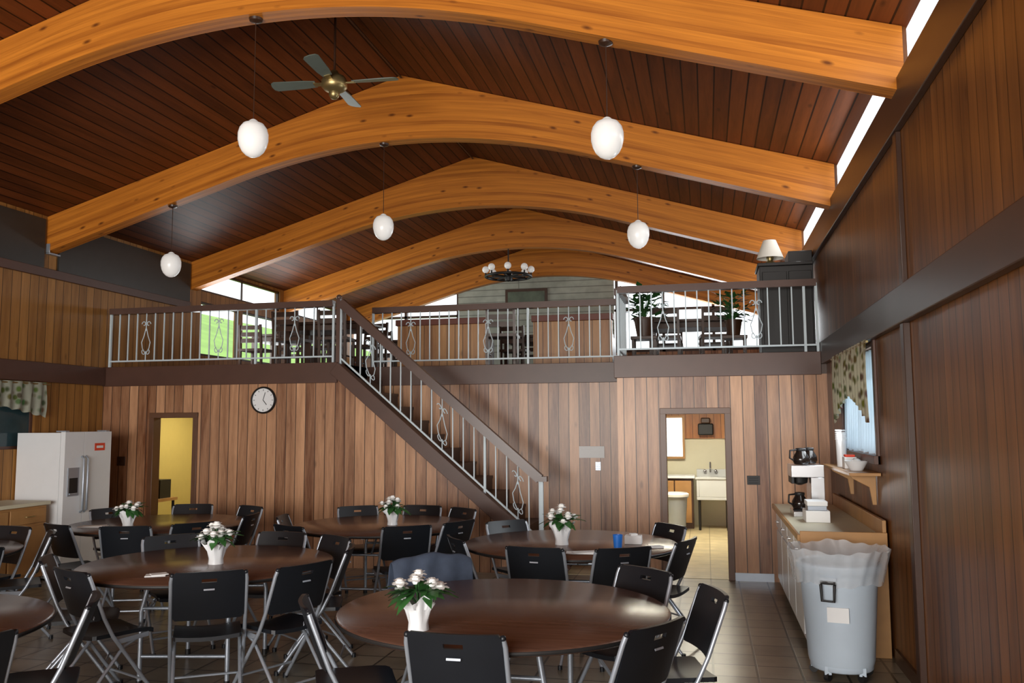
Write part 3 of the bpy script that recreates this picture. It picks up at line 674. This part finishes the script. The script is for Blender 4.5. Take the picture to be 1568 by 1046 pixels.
# ------------------------------------------------------------ right counter
k=MB(); k.box(.68,XR-.02,7.10,9.75,.86,.90,1); k.box(.71,XR-.02,7.12,9.72,.09,.86,2); k.box(.76,XR-.02,7.2,9.7,0,.09,3)
for i in range(4):
    a=7.16+i*.64; k.box(.695,.71,a,a+.6,.14,.64,2); k.box(.695,.71,a,a+.6,.67,.83,2); k.tube([(.695,a+.25,.75),(.67,a+.25,.75),(.67,a+.36,.75),(.695,a+.36,.75)],.006,4,6)
k.box(XR-.05,XR-.022,7.10,9.75,.90,1.02,5); k.box(.66,.68,7.08,9.75,.855,.902,5); k.box(.68,XR-.02,7.08,7.10,.80,.93,5); k.box(.71,XR-.02,7.105,7.12,.0,.80,0)
k.obj('kitchen_counter',[M['wood'],M['cream'],M['white'],M['blackm'],M['chrome'],M['wood']],.003)
def carafe(mb,x,y,z):
    mb.lathe([(0,0),(.06,0),(.075,.03),(.072,.07),(.045,.115),(.04,.13)],(x,y,z),1,20,caps=False); mb.lathe([(.04,.12),(.048,.13),(.045,.15),(0,.155)],(x,y,z),2,16,caps=False)
    mb.tube([(x-.04,y-.02,z+.135),(x-.10,y-.05,z+.13),(x-.105,y-.055,z+.06),(x-.07,y-.035,z+.04)],.009,2,8)
m=MB()
m.box(-.14,.14,-.19,.19,.0,.05,0); m.box(.02,.14,-.19,.19,.05,.36,0); m.box(-.15,.14,-.19,.19,.36,.47,0); m.box(-.148,-.12,-.15,.15,.30,.36,2)
m.lathe([(.08,0),(.07,-.06),(.02,-.08)],(-.06,0,.36),2,18); m.lathe([(0,.0),(.07,0),(.07,.008),(0,.008)],(-.06,-.0,.05),2,18,caps=False)
carafe(m,-.065,0,.06); carafe(m,-.05,-.10,.475); carafe(m,.04,.08,.475)
o=m.obj('coffee_maker',[M['chrome'],M['coffee'],M['blackm']],.004); o.location=(.90,8.6,.901)
m=MB(); m.box(-.1,.1,-.14,.14,0,.10,0); m.box(-.08,.08,-.1,.1,.10,.14,1); m.box(-.085,.085,-.12,.12,.14,.18,0); o=m.obj('paper_filter_box',[M['paper'],M['steel']],.004); o.location=(.92,8.1,.901)
m=MB(); m.box(XR-.24,XR-.005,7.3,8.9,1.34,1.365,0)
for y in(7.5,8.6): m.prism([(XR-.21,1.34),(XR-.01,1.34),(XR-.01,1.1),(XR-.04,1.1),(XR-.06,1.24),(XR-.19,1.31)],'Y',y,y+.025,0)
m.obj('wall_shelf',[M['wood']],.003)
m=MB(); m.lathe([(0,0),(.04,0),(.048,.30),(.035,.31),(.0,.31)],(0,0,0),0,20,caps=False)
for i in range(5): m.lathe([(.043,.24+.02*i),(.051,.242+.02*i),(.051,.25+.02*i),(.043,.252+.02*i)],(0,0,0),0,20,caps=False)
o=m.obj('stack_of_foam_cups',[M['white']]); o.location=(XR-.15,8.3,1.366)
m=MB(); m.lathe([(0,0),(.05,0),(.09,.07),(.095,.08),(.085,.075),(.04,.01),(0,.01)],(0,0,0),0,24,caps=False); m.ball((0,0,.05),.05,1,10,8,noise=.1); o=m.obj('condiment_bowl',[M['white'],M['petal']]); o.location=(XR-.13,7.65,1.366)
m=MB(); m.cbox((0,0,.05),(.1,.14,.1),0); m.cbox((0,0,.11),(.08,.1,.02),1); o=m.obj('sugar_packet_box',[M['paper'],M['red']],.004); o.location=(XR-.13,8.0,1.366)
# ------------------------------------------------------------ curtains
def curtain(name,x,y0,y1,zt,drop,sgn,mat,swag=True,rod=True,d0=.035):
    c=MB(); n=80; ys=[y0+(y1-y0)*i/n for i in range(n+1)]; rows=[0,.08,.2,.4,.6,.8,1]
    def f(y,t,o,i,j):
        u=(y-y0)/(y1-y0); L=drop*(.62+.38*abs(2*u-1)**1.2) if swag else drop*(1+.01*math.sin(u*40))
        return (x+sgn*(d0+.018*math.sin(u*2*math.pi*13)*(.5+.6*t)+.03*t*(1-t)+o),y+.01*math.sin(t*5+i),zt-L*t-.01*math.sin(u*70)*t)
    c.thick(ys,rows,f,.003,0)
    if rod: c.tube([(x+sgn*d0,y0-.05,zt-.02),(x+sgn*d0,y1+.05,zt-.02)],.01,1)
    return c.obj(name,[mat,M['brass']])
curtain('window_valance',XR,7.3,9.2,2.42,.66,-1,M['curtain'],d0=.075); curtain('window_valance',XL,7.05,9.08,2.3,.42,1,M['dcurtain'],d0=.075)
curtain('sheer_curtain',XR,7.42,9.08,2.36,.85,1,M['sheer'],swag=False,rod=False,d0=.01)
# ------------------------------------------------------------ mezzanine furniture
for a,b_ in((-4.5,-3.14),(-2.42,-1.28)):
    m=MB(); m.box(a,b_,12.2,12.28,zf,3.24,0); m.box(a-.02,b_+.02,12.16,12.32,3.24,3.33,1); m.box(a,b_,12.28,12.75,zf,3.0,2); m.box(a+.03,b_-.03,12.3,12.78,3.0,3.08,1)
    m.obj('booth_bench',[M['booth'],M['tomato'],M['dwood']],.004)
def wchair():
    c=MB()
    for x in(-.19,.19):
        c.bar((x,.19,0),(x,.19,.44),.035,.035,0); c.bar((x,-.2,0),(x,-.2,.45),.035,.035,0); c.bar((x,-.2,.45),(x,-.25,.86),.035,.035,0); c.bar((x,-.2,.2),(x,.19,.2),.02,.02,0)
    c.box(-.22,.22,-.22,.22,.43,.47,0)
    for z in(.60,.70,.81): c.cbox((0,-.2-(z-.45)*.106,z),(.38,.02,.07),0)
    return c.mesh('wooden_chair',[M['dwood']])
WC=wchair()
def wtable(x,y,lx=1.3,ly=.8):
    t=MB(); t.box(-lx/2,lx/2,-ly/2,ly/2,.71,.75,0)
    for a in(-1,1):
        for b_ in(-1,1): t.cbox((a*(lx/2-.08),b_*(ly/2-.08),.355),(.07,.07,.71),0)
    t.box(-lx/2+.05,lx/2-.05,-ly/2+.05,ly/2-.05,.63,.71,0)
    o=t.obj('wooden_table',[M['dwood']],.004); o.location=(x,y,zf)
for x,y in((-5.55,12.2),(-6.9,13.6),(-5.2,15.1),(-.2,13.3),(-2.8,14.9)):
    wtable(x,y)
    for dx,dy,r in((-.35,-.62,0),(.35,-.62,.1),(-.35,.62,math.pi),(.35,.62,math.pi-.1)): inst(WC,'wooden_chair',(x+dx,y+dy,zf),r)
inst(WC,'wooden_chair',(-2.78,11.8,zf),.1)
m=MB(); m.box(.66,XR-.06,10.55,11.1,zf,3.62,0); m.box(.64,XR-.06,10.53,11.12,3.62,3.66,0); m.box(.69,.97,10.535,10.55,zf+.1,3.55,0); m.box(.99,1.25,10.535,10.55,zf+.1,3.55,0); m.box(1.0,XR-.06,10.6,11.05,3.66,3.80,0)
m.obj('dark_cabinet',[M['blackm']],.006)
m=MB(); m.lathe([(0,0),(.07,0),(.075,.02),(.03,.05),(.045,.09),(.02,.14),(.012,.18),(0,.18)],(0,0,0),1,20,caps=False); m.tube([(0,0,.1),(0,0,.2)],.008,1); m.lathe([(.16,.08),(.075,.30),(.072,.30),(.157,.08)],(0,0,0),0,28,caps=False)
o=m.obj('table_lamp',[M['shade'],M['brass']]); o.location=(.80,10.72,3.661)
def plant(x,y,z,s,seed):
    random.seed(seed); p=MB(); p.lathe([(0,0),(.1,0),(.14,.24),(.15,.24),(.15,.27),(.12,.27),(0,.24)],(0,0,0),0,20,caps=False)
    for k in range(130):
        a=random.uniform(0,6.28); h=random.uniform(.25,.72); r=random.uniform(.03,.26); c=Vector((r*math.cos(a),r*math.sin(a),h))
        if k%5==0: p.tube([(0,0,.24),(c.x*.5,c.y*.5,(h+.3)/2),c],.006,1,5)
        d=Vector((math.cos(a),math.sin(a),random.uniform(-.5,.6))).normalized()*random.uniform(.12,.19); s_=Vector((-math.sin(a),math.cos(a),0))*.05
        p.add([c,c+d*.4+s_,c+d,c+d*.4-s_],[(0,1,2,3)],1)
    o=p.obj('potted_plant',[M['dwood'],M['leaf']]); o.location=(x,y,z); o.scale=(s,)*3
for i,(x,y,h,s_) in enumerate(((-.78,11.55,.36,.95),(.38,11.75,.36,.8))):
    m=MB(); m.box(-.17,.17,-.17,.17,h-.04,h,0)
    for a in(-.14,.14):
        for b_ in(-.14,.14): m.cbox((a,b_,(h-.04)/2),(.035,.035,h-.04),0)
    m.box(-.15,.15,-.15,.15,.10,.12,0)
    o=m.obj('plant_stand',[M['dwood']],.003); o.location=(x,y,zf)
    plant(x,y,zf+h+.001,s_,i+1)
# ------------------------------------------------------------ outside
g=MB(); g.box(-60,-9.2,-40,80,-.4,-.15,0); g.box(-9.2,60,-40,80,-.4,-.15,1); g.obj('ground_outside',[M['grass'],M['concrete']])  # pale part is added as a light bouncer
g=MB(); g.prism([(-9.3,-.149),(-9.3,2.0),(-12,3.0),(-26,7.7),(-26,-.149)],'Y',5,62); g.obj('grass_bank',[M['grass']])
# ------------------------------------------------------------ lights
def area(name,loc,rot,sx,sy,p,col=(1,1,1)):
    l=bpy.data.lights.new(name,'AREA'); l.shape='RECTANGLE'; l.size=sx; l.size_y=sy; l.energy=p; l.color=col
    o=bpy.data.objects.new(name,l); COL.objects.link(o); o.location=loc; o.rotation_euler=rot; return o
R=math.radians
area('window_light_rear',(-2.9,YN+.15,1.9),(R(96),0,0),6.2,2.7,840,(1,.95,.89))  # lamp added behind the camera, stands in for daylight from unseen rear windows
area('window_light_left',(XL+.1,14.6,3.35),(R(95),0,R(-90)),5.0,.8,100,(.95,.98,1))
area('window_light_far',(-.3,YF-.1,3.8),(R(-90),0,0),2.6,.8,60,(.95,.98,1))
area('window_light_right',(XR-.15,8.25,1.95),(R(90),0,R(90)),1.4,.7,30,(.9,.96,1))
for y in(4.3,7.5,10.7,13.8): area('clerestory_light',(XR-.08,y,4.19),(R(90),0,R(90)),2.5,.28,10,(1,.97,.92))
area('kitchen_ceiling_light',(-.3,13.4,2.25),(0,0,0),1.2,.6,100,(1,.93,.75))
area('store_ceiling_light',(-6.9,11.6,2.25),(0,0,0),.6,.6,34,(1,.90,.6))
su=bpy.data.lights.new('sun','SUN'); su.energy=4; su.angle=.01; so=bpy.data.objects.new('sun',su); COL.objects.link(so); so.rotation_euler=(R(-15),R(22),0)
wd=bpy.data.worlds.new('World'); sc.world=wd; wd.use_nodes=True
wd.node_tree.nodes['Background'].inputs[0].default_value=(.90,.95,1,1); wd.node_tree.nodes['Background'].inputs[1].default_value=2.2
sc.view_settings.view_transform='Standard'
# ------------------------------------------------------------ camera
cd=bpy.data.cameras.new('camera'); co=bpy.data.objects.new('camera',cd); COL.objects.link(co)
cd.sensor_width=36; cd.lens=1320/1568*36; cd.clip_end=300
co.matrix_world=Matrix.Translation((0,0,1.76))@Matrix.Rotation(R(12.64),4,'Z')@Matrix.Rotation(R(95.5),4,'X')@Matrix.Rotation(R(-.3),4,'Z')
sc.camera=co
